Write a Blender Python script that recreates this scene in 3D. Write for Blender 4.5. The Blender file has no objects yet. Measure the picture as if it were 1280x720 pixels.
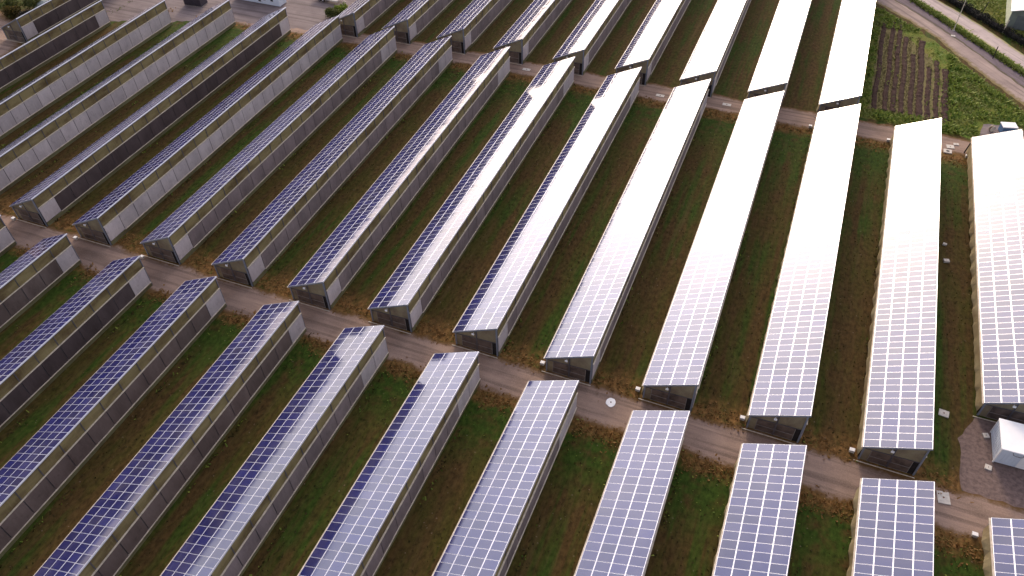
import bpy, math, random
from mathutils import Matrix, Vector
R = math.radians
rnd = random.Random(7)
sc = bpy.context.scene
COL = sc.collection

# ------------------------------------------------------------------ helpers
class MB:
    """collects boxes, quads and tubes; build() links them as ONE mesh object"""
    def __init__(s): s.v = []; s.f = []; s.m = []; s.a = []
    def quad(s, p, m=0, a=.5):
        n = len(s.v); s.v += [tuple(q) for q in p]; s.f.append(tuple(range(n, n + len(p)))); s.m.append(m); s.a.append(a)
    def box(s, x0, x1, y0, y1, z0, z1, m=0, a=.5, T=None):
        P = [Vector((x, y, z)) for z in (z0, z1) for x, y in ((x0, y0), (x1, y0), (x1, y1), (x0, y1))]
        s.hexa(P, m, a, T)
    def hexa(s, P, m=0, a=.5, T=None, top=None):
        if T is not None: P = [T @ Vector(p) for p in P]
        n = len(s.v); s.v += [tuple(p) for p in P]
        for k, q in enumerate(((3, 2, 1, 0), (4, 5, 6, 7), (0, 1, 5, 4), (1, 2, 6, 5), (2, 3, 7, 6), (3, 0, 4, 7))):
            s.f.append(tuple(n + i for i in q)); s.m.append(top if (top is not None and k == 1) else m); s.a.append(a)
    def tube(s, pts, rad, m=0, n=8, cap=True):
        base = len(s.v); pts = [Vector(p) for p in pts]
        rr = rad if isinstance(rad, (list, tuple)) else [rad] * len(pts)
        for i, p in enumerate(pts):
            d = (pts[min(i + 1, len(pts) - 1)] - pts[max(i - 1, 0)]).normalized()
            a = d.orthogonal().normalized(); b = d.cross(a)
            for k in range(n):
                t = 2 * math.pi * k / n
                s.v.append(tuple(p + (a * math.cos(t) + b * math.sin(t)) * rr[i]))
        for i in range(len(pts) - 1):
            for k in range(n):
                s.f.append((base + i * n + k, base + i * n + (k + 1) % n, base + (i + 1) * n + (k + 1) % n, base + (i + 1) * n + k)); s.m.append(m); s.a.append(.5)
        if cap:
            s.f.append(tuple(base + k for k in reversed(range(n)))); s.m.append(m); s.a.append(.5)
            e = base + (len(pts) - 1) * n
            s.f.append(tuple(e + k for k in range(n))); s.m.append(m); s.a.append(.5)
    def mesh(s, name, mats):
        me = bpy.data.meshes.new(name); me.from_pydata(s.v, [], s.f)
        for m in mats: me.materials.append(m)
        me.polygons.foreach_set('material_index', s.m)
        at = me.attributes.new('shade', 'FLOAT', 'FACE'); at.data.foreach_set('value', s.a)
        me.update(); return me
    def build(s, name, mats, parent=None):
        if not isinstance(mats, (list, tuple)): mats = [mats]
        return link(name, s.mesh(name, mats), parent)

def link(name, me, parent=None):
    o = bpy.data.objects.new(name, me); COL.objects.link(o)
    if parent is not None: o.parent = parent
    return o
def empty(name, loc, rz=0):
    o = bpy.data.objects.new(name, None); COL.objects.link(o)
    o.location = loc; o.rotation_euler = (0, 0, rz); return o
def tag(o, label=None, cat=None, group=None, kind=None):
    for k, v in (('label', label), ('category', cat), ('group', group), ('kind', kind)):
        if v: o[k] = v
    return o

# ------------------------------------------------------------------ materials
class NT:
    def __init__(s, name):
        s.mat = bpy.data.materials.new(name); s.mat.use_nodes = True
        s.nt = s.mat.node_tree; s.b = s.nt.nodes['Principled BSDF']; s.out = s.nt.nodes['Material Output']
        g = s.nt.nodes.new('ShaderNodeNewGeometry'); s.pos = g.outputs['Position']; s.geo = g
        s.tc = s.nt.nodes.new('ShaderNodeTexCoord')
    def n(s, t, **k):
        x = s.nt.nodes.new('ShaderNode' + t)
        for a, b in k.items(): setattr(x, a, b)
        return x
    def l(s, a, b): s.nt.links.new(a, b)
    def setin(s, inp, v):
        if isinstance(v, bpy.types.NodeSocket): s.l(v, inp)
        else: inp.default_value = v
    def math(s, op, a, b=0., c=0., clamp=False):
        x = s.n('Math', operation=op, use_clamp=clamp)
        for i, v in enumerate((a, b, c)): s.setin(x.inputs[i], v)
        return x.outputs[0]
    def noise(s, scale=(1, 1, 1), sc_=1., det=4., rough=.55, vec=None, rot=0, dist=0.):
        v = vec or s.pos
        if rot:
            m0 = s.n('Mapping'); m0.inputs['Rotation'].default_value = (0, 0, rot); s.l(v, m0.inputs[0]); v = m0.outputs[0]
        mp = s.n('Mapping'); mp.inputs['Scale'].default_value = scale
        s.l(v, mp.inputs[0]); x = s.n('TexNoise'); x.inputs['Scale'].default_value = sc_
        x.inputs['Detail'].default_value = det; x.inputs['Roughness'].default_value = rough; x.inputs['Distortion'].default_value = dist
        s.l(mp.outputs[0], x.inputs['Vector']); return x.outputs[0]
    def ramp(s, fac, lo, hi, clamp=True):
        x = s.n('MapRange'); x.clamp = clamp
        s.setin(x.inputs[0], fac); x.inputs[1].default_value = lo; x.inputs[2].default_value = hi
        return x.outputs[0]
    def mix(s, f, a, b, blend='MIX'):
        x = s.n('Mix', data_type='RGBA', blend_type=blend)
        s.setin(x.inputs[0], f)
        for i, v in ((6, a), (7, b)):
            if isinstance(v, bpy.types.NodeSocket): s.l(v, x.inputs[i])
            else: x.inputs[i].default_value = (*v, 1)
        return x.outputs[2]
    def col(s, v, rough=.8, spec=.3):
        if isinstance(v, bpy.types.NodeSocket): s.l(v, s.b.inputs['Base Color'])
        else: s.b.inputs['Base Color'].default_value = (*v, 1)
        s.setin(s.b.inputs['Roughness'], rough); s.b.inputs['Specular IOR Level'].default_value = spec
    def bump(s, h, strength=.5, dist=.05):
        x = s.n('Bump'); x.inputs['Strength'].default_value = strength; x.inputs['Distance'].default_value = dist
        s.l(h, x.inputs['Height']); s.l(x.outputs[0], s.b.inputs['Normal'])
    def xyz(s, v=None):
        x = s.n('SeparateXYZ'); s.l(v or s.pos, x.inputs[0]); return x.outputs
    def attr(s, name='shade'):
        x = s.n('Attribute'); x.attribute_name = name; return x.outputs['Fac']

def simple(name, c, rough=.7, spec=.3, var=.25, scale=1.5, metal=0., c2=None, stretch=(1, 1, 1), bump=0):
    t = NT(name); f = t.noise(stretch, scale, 6, .6)
    c2 = c2 or tuple(x * (1 - var) for x in c); hi = tuple(min(1, x * (1 + var * .5)) for x in c)
    f2 = t.ramp(f, .3, .7); t.col(t.mix(f2, c2, hi), rough, spec); t.b.inputs['Metallic'].default_value = metal
    if bump: t.bump(t.noise(stretch, scale * 6, 3), .6, bump)
    return t.mat

# --- solar glass
t = NT('solar_cell_glass')
dust = t.noise((1, 1, 1), .35, 5, .6); fine = t.noise((1, 1, 1), 9, 2, .6)
c = t.mix(t.ramp(t.attr(), 0, 1), (.011, .013, .090), (.022, .026, .155))
c = t.mix(t.math('MULTIPLY', t.ramp(dust, .42, .8), .20), c, (.25, .23, .24))
rg = t.math('ADD', .07, t.math('MULTIPLY', t.ramp(fine, .3, .7), .05))
t.col(c, rg); t.b.inputs['IOR'].default_value = 2.4; t.b.inputs['Specular IOR Level'].default_value = .5
M_glass = t.mat
M_alu = simple('aluminium_frame', (.86, .86, .90), .42, .5, .06, 3, metal=.75)
M_tray = simple('galvanised_roof_sheet', (.84, .84, .88), .42, .5, .08, 1, metal=.75)
M_sheet = simple('grey_roof_sheet', (.58, .58, .62), .5, .5, .1, 1, metal=.5)
M_alu2 = simple('dull_steel_bar', (.30, .27, .25), .5, .5, .3, 2)
M_fascia = simple('blue_grey_steel', (.20, .22, .27), .4, .5, .2, 1.2)
M_post = simple('steel_post', (.10, .095, .11), .45, .5, .3, 2)
M_rail = simple('pale_timber_rail', (.68, .60, .48), .7, .3, .3, 2)
M_dark = simple('dark_infill', (.03, .026, .026), .9, .1, .3, 1)
M_door = simple('dusty_dark_door', (.15, .11, .09), .6, .3, .45, 1.1, c2=(.06, .045, .04))
M_white = simple('white_painted_metal', (.90, .90, .90), .45, .4, .05, .8)
M_pale = simple('pale_concrete', (.62, .58, .52), .85, .2, .2, 3)
M_rust = simple('rusty_iron', (.16, .07, .035), .8, .2, .4, 4)
M_black = simple('black_rubber', (.02, .02, .02), .7, .3, .2, 3)

def mesh_mat(name, base, brown, green, trans=.3):
    t = NT(name)
    big = t.noise((1, .35, 1), .55, 4, .6); fine = t.noise((1, 1, 1), 4.5, 4, .7)
    w = t.noise((1, 3.2, .25), 2.2, 3, .6)
    c = t.mix(t.ramp(big, .38, .66), base, brown)
    c = t.mix(t.math('MULTIPLY', t.ramp(fine, .5, .75), .6), c, green)
    c = t.mix(t.math('MULTIPLY', t.ramp(w, .55, .8), .4), c, (base[0] * 1.35, base[1] * 1.35, base[2] * 1.4))
    t.col(c, .75, .25)
    tr = t.n('BsdfTranslucent'); t.l(c, tr.inputs[0]); mx = t.n('MixShader'); mx.inputs[0].default_value = trans
    t.l(t.b.outputs[0], mx.inputs[1]); t.l(tr.outputs[0], mx.inputs[2]); t.l(mx.outputs[0], t.out.inputs[0])
    return t.mat
M_olive = mesh_mat('olive_shade_netting', (.36, .295, .145), (.15, .10, .05), (.29, .29, .08))
M_gable = mesh_mat('grey_gable_netting', (.38, .32, .21), (.24, .18, .13), (.30, .29, .13))
M_beige = mesh_mat('beige_side_film', (.42, .36, .22), (.30, .22, .12), (.33, .30, .14), .2)
M_skirt = mesh_mat('mossy_base_skirt', (.20, .19, .10), (.10, .08, .045), (.11, .15, .04), 0.)
def curtain(name, c, c2):
    t = NT(name); a = t.noise((1, 1, .3), .45, 5, .6); b = t.noise((1, 1, .2), 5, 3, .6); d = t.noise((1, .8, 1), 1.6, 4, .7)
    cc = t.mix(t.ramp(a, .3, .7), c, c2); cc = t.mix(t.math('MULTIPLY', t.ramp(b, .5, .8), .25), cc, tuple(x * 1.5 for x in c))
    cc = t.mix(t.math('MULTIPLY', t.ramp(d, .55, .75), .45), cc, tuple(x * .5 for x in c2))
    cc = t.mix(t.attr(), t.mix(.8, cc, (0, 0, 0)), cc)
    t.col(cc, .6, .3); return t.mat
M_cur = {'brown': curtain('brown_netting_curtain', (.20, .155, .145), (.12, .088, .082)),
         'light': curtain('pale_grey_curtain', (.64, .58, .59), (.47, .42, .44)),
         'mid': curtain('dusty_grey_curtain', (.30, .245, .25), (.19, .155, .16)),
         'dark': curtain('dark_netting_curtain', (.115, .088, .092), (.065, .048, .050))}

# --- ground
t = NT('grassy_earth')
X, Y, Z = t.xyz()
big = t.noise((1, .45, 1), .11, 4, .6); med = t.noise((1, .3, 1), .55, 5, .6); fin = t.noise((1, .6, 1), 2.2, 4, .6); vf = t.noise((1, 1, 1), 14, 3, .7)
brown = t.mix(t.ramp(fin, .3, .7), (.040, .025, .009), (.105, .064, .022))
olive = t.mix(t.ramp(fin, .3, .7), (.036, .034, .007), (.085, .075, .017))
green = t.mix(t.ramp(fin, .3, .7), (.018, .036, .005), (.055, .095, .014))
straw = t.mix(t.ramp(fin, .3, .7), (.13, .062, .020), (.30, .165, .060))
strp = t.noise((1, .035, 1), .62, 3, .5); fs = t.noise((1, .12, 1), 2.4, 4, .65)
c = t.mix(t.ramp(t.math('ADD', t.math('MULTIPLY', med, .55), t.math('MULTIPLY', strp, .45)), .43, .57), olive, brown)
c = t.mix(t.ramp(t.math('ADD', t.math('MULTIPLY', big, .5), t.math('MULTIPLY', strp, .5)), .405, .49), green, c)
c = t.mix(t.math('MULTIPLY', t.ramp(fs, .48, .75), .35), c, (.12, .085, .035))
def band(lo0, lo1, hi0, hi1):   # 1 between lo1 and hi0, wavy
    yy = t.math('ADD', Y, t.math('MULTIPLY', t.math('SUBTRACT', t.noise((1, 1, 1), .35, 4, .7), .5), 3.4))
    return t.math('MULTIPLY', t.ramp(yy, lo0, lo1), t.math('SUBTRACT', 1., t.ramp(yy, hi0, hi1)))
for b_ in ((40, 46, 48.6, 50.6), (110, 117, 119.5, 122)):
    c = t.mix(t.math('MULTIPLY', band(*b_), t.ramp(t.noise((1, 1, 1), .6, 3), .32, .55)), c, green)
for b_ in ((48.6, 50.2, 53, 55), (55.5, 56.5, 57.6, 60.5), (119.5, 121.6, 124, 126)):
    c = t.mix(t.math('MULTIPLY', band(*b_), t.ramp(t.noise((1, 1, 1), 1.1, 4, .7), .35, .62)), c, straw)
# a lighter worn line down the middle of many alleys, and pale stones
worn = t.ramp(t.noise((1, .06, 1), .8, 3, .6), .60, .72)
c = t.mix(t.math('MULTIPLY', worn, .55), c, (.11, .078, .030))
st = t.n('TexVoronoi'); st.inputs['Scale'].default_value = .9; t.l(t.pos, st.inputs['Vector'])
c = t.mix(t.math('MULTIPLY', t.math('LESS_THAN', st.outputs['Distance'], .075), t.ramp(vf, .45, .6)), c, (.26, .20, .14))
t.col(c, .95, .1); t.bump(t.math('ADD', fin, t.math('MULTIPLY', vf, .4)), .55, .09)
M_ground = t.mat

def road_mat(name, c1, c2, edge, ruts_along_x=True, rot=0., ragged=.5):
    t = NT(name)
    a = t.noise((.12, 1, 1), .9, 5, .6, rot=rot); b = t.noise((1, 1, 1), .35, 4, .6); f = t.noise((1, 1, 1), 6, 5, .75); tr = t.noise((.035, 1.1, 1), 1.15, 3, .5, rot=rot)
    c = t.mix(t.ramp(a, .3, .7), c1, c2); c = t.mix(t.math('MULTIPLY', t.ramp(b, .45, .7), .45), c, tuple(x * .6 for x in c1))
    c = t.mix(t.math('MULTIPLY', t.ramp(tr, .50, .62), .55), c, tuple(x * .45 for x in c1))
    c = t.mix(t.math('MULTIPLY', t.ramp(f, .45, .75), .40), c, tuple(x * 1.3 for x in c2))
    e = t.math('MULTIPLY', t.attr('edge'), 1.); e = t.ramp(t.math('ADD', e, t.math('MULTIPLY', t.math('SUBTRACT', t.noise((1, 1, 1), 1.3, 5, .75), .5), 1.3)), .45, .85)
    c = t.mix(e, c, edge); t.col(c, .9, .15); t.bump(f, .6, .05); return t.mat
M_track = road_mat('dusty_gravel_track', (.23, .162, .130), (.37, .262, .205), (.14, .080, .032))
M_diag = road_mat('rutted_dirt_road', (.26, .20, .185), (.40, .31, .27), (.19, .145, .06), rot=R(51))
M_asph = road_mat('dark_gravel', (.13, .10, .115), (.20, .16, .175), (.10, .085, .045), rot=R(51))
M_path = road_mat('pale_concrete_lane', (.42, .34, .33), (.56, .47, .43), (.36, .33, .14), rot=R(51))
M_yard = road_mat('grey_gravel', (.17, .135, .135), (.24, .20, .195), (.12, .09, .055))
M_cobble = simple('cobbled_yard', (.19, .135, .12), .85, .2, .45, 2.2, bump=.05)

t = NT('weedy_field'); a = t.noise((1, .5, 1), .35, 5, .65); f = t.noise((1, 1, 1), 2.2, 5, .75); h = t.noise((1, 1, 1), .16, 3)
c = t.mix(t.ramp(f, .35, .65), (.050, .095, .012), (.14, .20, .030)); c = t.mix(t.ramp(a, .42, .62), c, (.19, .19, .04))
c = t.mix(t.ramp(h, .5, .7), c, (.17, .15, .045)); t.col(c, .95, .1); t.bump(f, 1, .25); M_field = t.mat
t = NT('tilled_soil'); f = t.noise((1, .3, 1), 2.5, 5, .7); t.col(t.mix(t.ramp(f, .3, .7), (.026, .014, .013), (.080, .046, .038)), .95, .1); t.bump(f, 1, .15); M_soil = t.mat
t = NT('dry_furrow'); f = t.noise((1, .3, 1), 2.5, 5, .7); t.col(t.mix(t.ramp(f, .3, .7), (.11, .098, .036), (.20, .17, .075)), .95, .1); t.bump(f, 1, .15); M_furrow = t.mat

def leafmat(name, a, b, trans=.25):
    t = NT(name); r = t.geo.outputs['Random Per Island']
    c = t.mix(r, a, b); t.col(c, .7, .2)
    tr = t.n('BsdfTranslucent'); t.l(c, tr.inputs[0]); mx = t.n('MixShader'); mx.inputs[0].default_value = trans
    t.l(t.b.outputs[0], mx.inputs[1]); t.l(tr.outputs[0], mx.inputs[2]); t.l(mx.outputs[0], t.out.inputs[0]); return t.mat
M_leaf = leafmat('weed_leaves', (.065, .13, .014), (.27, .32, .055))
M_tan = leafmat('tan_weeds', (.10, .085, .03), (.19, .16, .07), .4)
M_leafy = leafmat('bright_grass_blades', (.10, .15, .02), (.25, .27, .07))
M_dull = leafmat('dull_grass_blades', (.034, .034, .008), (.105, .078, .026), .5)
M_strawb = leafmat('dry_straw_blades', (.16, .080, .022), (.34, .20, .07), .45)
M_hedge = leafmat('dark_hedge_leaves', (.010, .012, .008), (.045, .042, .036), .1)
M_bush = leafmat('bush_leaves', (.03, .045, .008), (.14, .15, .045))
M_bark = simple('bark', (.09, .06, .04), .9, .1, .4, 5)

# ------------------------------------------------------------------ camera (fitted to the photograph)
F_PX = 954.517; PITCH = .781826; ROLL = -.025484; YAW = .400279; CAM_Z = 73.902
fw = Vector((-math.sin(YAW) * math.cos(PITCH), math.cos(YAW) * math.cos(PITCH), -math.sin(PITCH)))
r_ = Vector((math.cos(YAW), math.sin(YAW), 0)); u_ = r_.cross(fw)
rr, uu = math.cos(ROLL) * r_ + math.sin(ROLL) * u_, -math.sin(ROLL) * r_ + math.cos(ROLL) * u_
cd = bpy.data.cameras.new('camera'); cam = bpy.data.objects.new('camera', cd); COL.objects.link(cam); sc.camera = cam
m3 = Matrix((rr, uu, -fw)).transposed(); cam.matrix_world = Matrix.Translation((0, 0, CAM_Z)) @ m3.to_4x4()
cd.sensor_width = 36; cd.lens = F_PX / 1280 * 36; cd.clip_end = 9000; cd.clip_start = .5
def px(p):
    d = Vector(p) - Vector((0, 0, CAM_Z)); z = d.dot(fw)
    return (640 + F_PX * d.dot(rr) / z, 360 - F_PX * d.dot(uu) / z) if z > 0 else (-9e9, -9e9)
def inframe(p, m=0):
    x, y = px(p); return -m <= x <= 1280 + m and -m <= y <= 720 + m

# ------------------------------------------------------------------ light
SUN_EL, SUN_AZ = 19., -16.         # azimuth clockwise from +Y
w = bpy.data.worlds.new('World'); sc.world = w; w.use_nodes = True; nt = w.node_tree
bg = nt.nodes['Background']; sky = nt.nodes.new('ShaderNodeTexSky'); sky.sky_type = 'NISHITA'; sky.sun_disc = False
sky.sun_elevation = R(SUN_EL); sky.sun_rotation = R(SUN_AZ); sky.air_density = 1.0; sky.dust_density = 4.0; sky.ozone_density = 1.6; sky.altitude = 50
# thin bright cloud veil over the sky, broken up by soft noise
tc = nt.nodes.new('ShaderNodeTexCoord'); sx = nt.nodes.new('ShaderNodeSeparateXYZ'); nt.links.new(tc.outputs['Generated'], sx.inputs[0])
def wm(op, a, b=0., clamp=False):
    x = nt.nodes.new('ShaderNodeMath'); x.operation = op; x.use_clamp = clamp
    for i, v in enumerate((a, b)):
        if isinstance(v, bpy.types.NodeSocket): nt.links.new(v, x.inputs[i])
        else: x.inputs[i].default_value = v
    return x.outputs[0]
mp = nt.nodes.new('ShaderNodeMapping'); mp.inputs['Scale'].default_value = (1.6, 1.6, 5.0); nt.links.new(tc.outputs['Generated'], mp.inputs[0])
nz = nt.nodes.new('ShaderNodeTexNoise'); nz.inputs['Scale'].default_value = 1.3; nz.inputs['Detail'].default_value = 5; nz.inputs['Roughness'].default_value = .5
nt.links.new(mp.outputs[0], nz.inputs['Vector'])
mr = nt.nodes.new('ShaderNodeMapRange'); mr.inputs[1].default_value = .28; mr.inputs[2].default_value = .72; nt.links.new(nz.outputs[0], mr.inputs[0])
# low bright haze and cloud round the sun, fading with height and with the angle from the sun
az = wm('ARCTAN2', sx.outputs[0], sx.outputs[1]); el = wm('ARCSINE', sx.outputs[2])
def gauss(v, c, w): return wm('EXPONENT', wm('MULTIPLY', wm('POWER', wm('ABSOLUTE', wm('DIVIDE', wm('SUBTRACT', v, R(c)), R(w))), 2.), -1.))
def g4(v, c, w): return wm('EXPONENT', wm('MULTIPLY', wm('POWER', wm('ABSOLUTE', wm('DIVIDE', wm('SUBTRACT', v, R(c)), R(w))), 4.), -1.))
low = wm('MULTIPLY', g4(az, -14, 43), gauss(wm('MAXIMUM', el, R(14)), 14, 16))
high = wm('MULTIPLY', gauss(az, -30, 70), gauss(el, 22, 42))
cl = wm('ADD', .72, wm('MULTIPLY', mr.outputs[0], .56))
def sc_col(f, c, k):
    x = nt.nodes.new('ShaderNodeVectorMath'); x.operation = 'SCALE'; x.inputs[0].default_value = [q_ * k for q_ in c]; nt.links.new(f, x.inputs['Scale']); return x.outputs[0]
def vadd(a, b):
    x = nt.nodes.new('ShaderNodeVectorMath'); x.operation = 'ADD'; nt.links.new(a, x.inputs[0]); nt.links.new(b, x.inputs[1]); return x.outputs[0]
haze_col = vadd(sc_col(wm('MULTIPLY', low, cl), (1, .87, .925), 12.5), sc_col(wm('MULTIPLY', high, cl), (.93, .87, 1.10), 3.2))
veil = sc_col(wm('ADD', .5, wm('MULTIPLY', mr.outputs[0], 1.)), (1., .80, .74), 2.0)   # thin warm cloud all over
total = vadd(vadd(sky.outputs[0], haze_col), veil)
nt.links.new(total, bg.inputs[0]); bg.inputs[1].default_value = .135
sl = bpy.data.lights.new('sun', 'SUN'); sl.energy = 2.0; sl.angle = R(12); sl.color = (1, .79, .56)
so = bpy.data.objects.new('sun', sl); COL.objects.link(so)
sd = Vector((math.sin(R(SUN_AZ)) * math.cos(R(SUN_EL)), math.cos(R(SUN_AZ)) * math.cos(R(SUN_EL)), math.sin(R(SUN_EL))))
so.rotation_euler = sd.to_track_quat('Z', 'Y').to_euler(); so.location = sd * 200
sc.view_settings.view_transform = 'Standard'; sc.view_settings.look = 'None'; sc.view_settings.gamma = 1; sc.view_settings.use_curve_mapping = False
sc.view_settings.exposure = 0.32
sc.cycles.max_bounces = 6; sc.cycles.glossy_bounces = 4; sc.cycles.use_denoising = True; sc.cycles.sample_clamp_indirect = 8

# ------------------------------------------------------------------ ground and roads
g = MB(); g.quad([(-4000, -3000, 0), (4000, -3000, 0), (4000, 6000, 0), (-4000, 6000, 0)])
tag(g.build('ground', M_ground), kind='structure')
def strip(name, pts, half, mat, z, step=1.0, rag=.35, seed=1, cross=6):
    """ragged-edged strip along a polyline; 'edge' is 1 at its sides"""
    q = random.Random(seed); L = []
    for (a, b) in zip(pts, pts[1:]):
        a, b = Vector(a), Vector(b); n = max(1, int((b - a).length / step))
        L += [a.lerp(b, i / n) for i in range(n)]
    L.append(Vector(pts[-1])); v = []; ed = []; f = []
    r1 = r2 = 0
    for i, p in enumerate(L):
        d = (L[min(i + 1, len(L) - 1)] - L[max(i - 1, 0)]).normalized(); nrm = Vector((-d.y, d.x))
        r1 = r1 * .6 + q.uniform(-rag, rag); r2 = r2 * .6 + q.uniform(-rag, rag)
        for k in range(cross + 1):
            s = k / cross * 2 - 1; e = abs(s); off = s * half + (r1 if s > 0 else -r2) * e
            o = p + nrm * off; v.append((o.x, o.y, z)); ed.append(max(0, (e - .45) / .55))
    c1 = cross + 1
    for i in range(len(L) - 1):
        for k in range(cross): f.append((i * c1 + k, (i + 1) * c1 + k, (i + 1) * c1 + k + 1, i * c1 + k + 1))
    me = bpy.data.meshes.new(name); me.from_pydata(v, [], f); me.materials.append(mat)
    a = me.attributes.new('edge', 'FLOAT', 'POINT'); a.data.foreach_set('value', ed); me.update()
    if me.polygons[0].normal.z < 0: me.flip_normals()
    o = link(name, me); tag(o, kind='structure'); return o
def patch(name, poly, mat, z, seed=1, rag=.5, step=.9):
    q = random.Random(seed); P = []
    for a, b in zip(poly, poly[1:] + poly[:1]):
        a, b = Vector(a), Vector(b); n = max(1, int((b - a).length / step))
        for i in range(n):
            p = a.lerp(b, i / n); P.append((p.x + q.uniform(-rag, rag), p.y + q.uniform(-rag, rag), z))
    me = bpy.data.meshes.new(name); me.from_pydata(P, [], [tuple(range(len(P)))]); me.materials.append(mat); me.update()
    if me.polygons[0].normal.z < 0: me.flip_normals()
    return tag(link(name, me), kind='structure')
strip('gravel_track', [(-190, 52.4), (-100, 52.9), (-40, 53.6), (20, 54.2), (70, 54.6)], 2.9, M_track, .004, seed=3)
strip('gravel_track', [(-150, 124.2), (-90, 125.0), (-40, 125.3), (20, 125.8), (48, 126.0)], 2.8, M_track, .004, seed=4)
strip('dirt_road', [(3, 196.5), (15.5, 179.4), (27.4, 167.6), (33.9, 156.4), (39.4, 149.0), (60, 121), (85, 90)], 3.9, M_diag, .008, seed=5, rag=.25)
strip('concrete_lane', [(5.5, 203), (22.1, 182.7), (28.5, 175.5), (35.0, 166.6), (40.3, 159.0), (62, 127), (90, 88)], 2.05, M_path, .012, seed=6, rag=.10)
strip('dark_gravel_lane', [(5.2, 197.5), (17.3, 180.9), (29.0, 166.9), (36.0, 157.0), (41.2, 149.6), (62, 121.6), (87, 90)], 1.75, M_asph, .016, seed=15, rag=.18)
patch('gravel_yard', [(-118, 122.6), (-94, 125), (-93, 142), (-112, 152), (-152, 140), (-152, 117), (-141, 113.6), (-128, 118.2)], M_yard, .012, 8)
strip('dirt_yard', [(-196, 118), (-172, 104), (-158, 98), (-152, 86), (-150, 70)], 6.5, M_track, .008, seed=9, rag=.8)
patch('cobbled_yard', [(27.5, 57.2), (48, 57.2), (48, 68.5), (29, 68.0), (27.3, 64)], M_cobble, .010, 10, .16, .8)
patch('weedy_field', [(10.5, 129.4), (38, 129.0), (42.5, 134.5), (33.4, 148.2), (26.6, 159.6), (20.6, 167.3), (13.5, 174.5), (11.0, 175.5)], M_field, .010, 11, .3)
patch('paved_pad', [(30.7, 129.6), (38, 129.6), (38.5, 134.2), (35.5, 135.6), (31.8, 134.4)], M_yard, .014, 12, .2)
patch('roadside_verge', [(23, 192), (33, 180), (46, 160), (70, 128), (200, 128), (200, 330), (-10, 330), (0, 215)], M_field, .004, 13, .4, 6)

# ------------------------------------------------------------------ the solar greenhouses
H1, H2, CW, W_SL = 2.4222, 5.3426, 6.0522, 6.72
SLOPE = math.atan2(H2 - H1, CW)
SX, SZ = math.cos(SLOPE), math.sin(SLOPE)
def roofpt(u, y, off=0.):   # u metres up the slope, off above it
    return Vector((u * SX - off * SZ, y, H1 + u * SZ + off * SX))
PU = W_SL / 4
def panel_mb(mb, y0, y1, u0, u1, tx, ty, shade):
    """one module: aluminium frame with the glass set in; tx, ty small tilts (radians)"""
    cy, cu = (y0 + y1) / 2, (u0 + u1) / 2
    def P(u, y, o): return roofpt(u, y, o + (u - cu) * ty + (y - cy) * tx)
    fr = .018
    P0 = [P(u, y, .035) for u, y in ((u0, y0), (u1, y0), (u1, y1), (u0, y1))]
    P1 = [P(u, y, .075) for u, y in ((u0, y0), (u1, y0), (u1, y1), (u0, y1))]
    Q = [P(u, y, .075) for u, y in ((u0 + fr, y0 + fr), (u1 - fr, y0 + fr), (u1 - fr, y1 - fr), (u0 + fr, y1 - fr))]
    n = len(mb.v); mb.v += [tuple(p) for p in P0 + P1 + Q]
    for k in range(4):
        j = (k + 1) % 4
        mb.f.append((n + k, n + j, n + 4 + j, n + 4 + k)); mb.m.append(0); mb.a.append(.5)
        mb.f.append((n + 4 + k, n + 4 + j, n + 8 + j, n + 8 + k)); mb.m.append(0); mb.a.append(.5)
    mb.f.append((n + 8, n + 9, n + 10, n + 11)); mb.m.append(1); mb.a.append(shade)
    mb.f.append((n + 3, n + 2, n + 1, n)); mb.m.append(0); mb.a.append(.5)
GAPU, GAPY = .080, .024
# a few ready module meshes (own shade each), origin at the module's lower corner
PANELS = {}
def panel_mesh(pitch):
    key = round(pitch, 3)
    if key not in PANELS:
        L = []
        for k in range(7):
            m = MB(); panel_mb(m, GAPY / 2, pitch - GAPY / 2, GAPU / 2, PU - GAPU / 2, 0, 0, k / 6)
            o = roofpt(PU / 2, pitch / 2, .05); m.v = [tuple(Vector(v) - o) for v in m.v]
            L.append(m.mesh('solar_panel', [M_alu, M_glass]))
        PANELS[key] = L
    return PANELS[key]

PARTS = {}   # shared meshes, by kind and length
def cached(key, fn, mats):
    if key not in PARTS: PARTS[key] = fn().mesh(key[0], mats)
    return PARTS[key]

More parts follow.
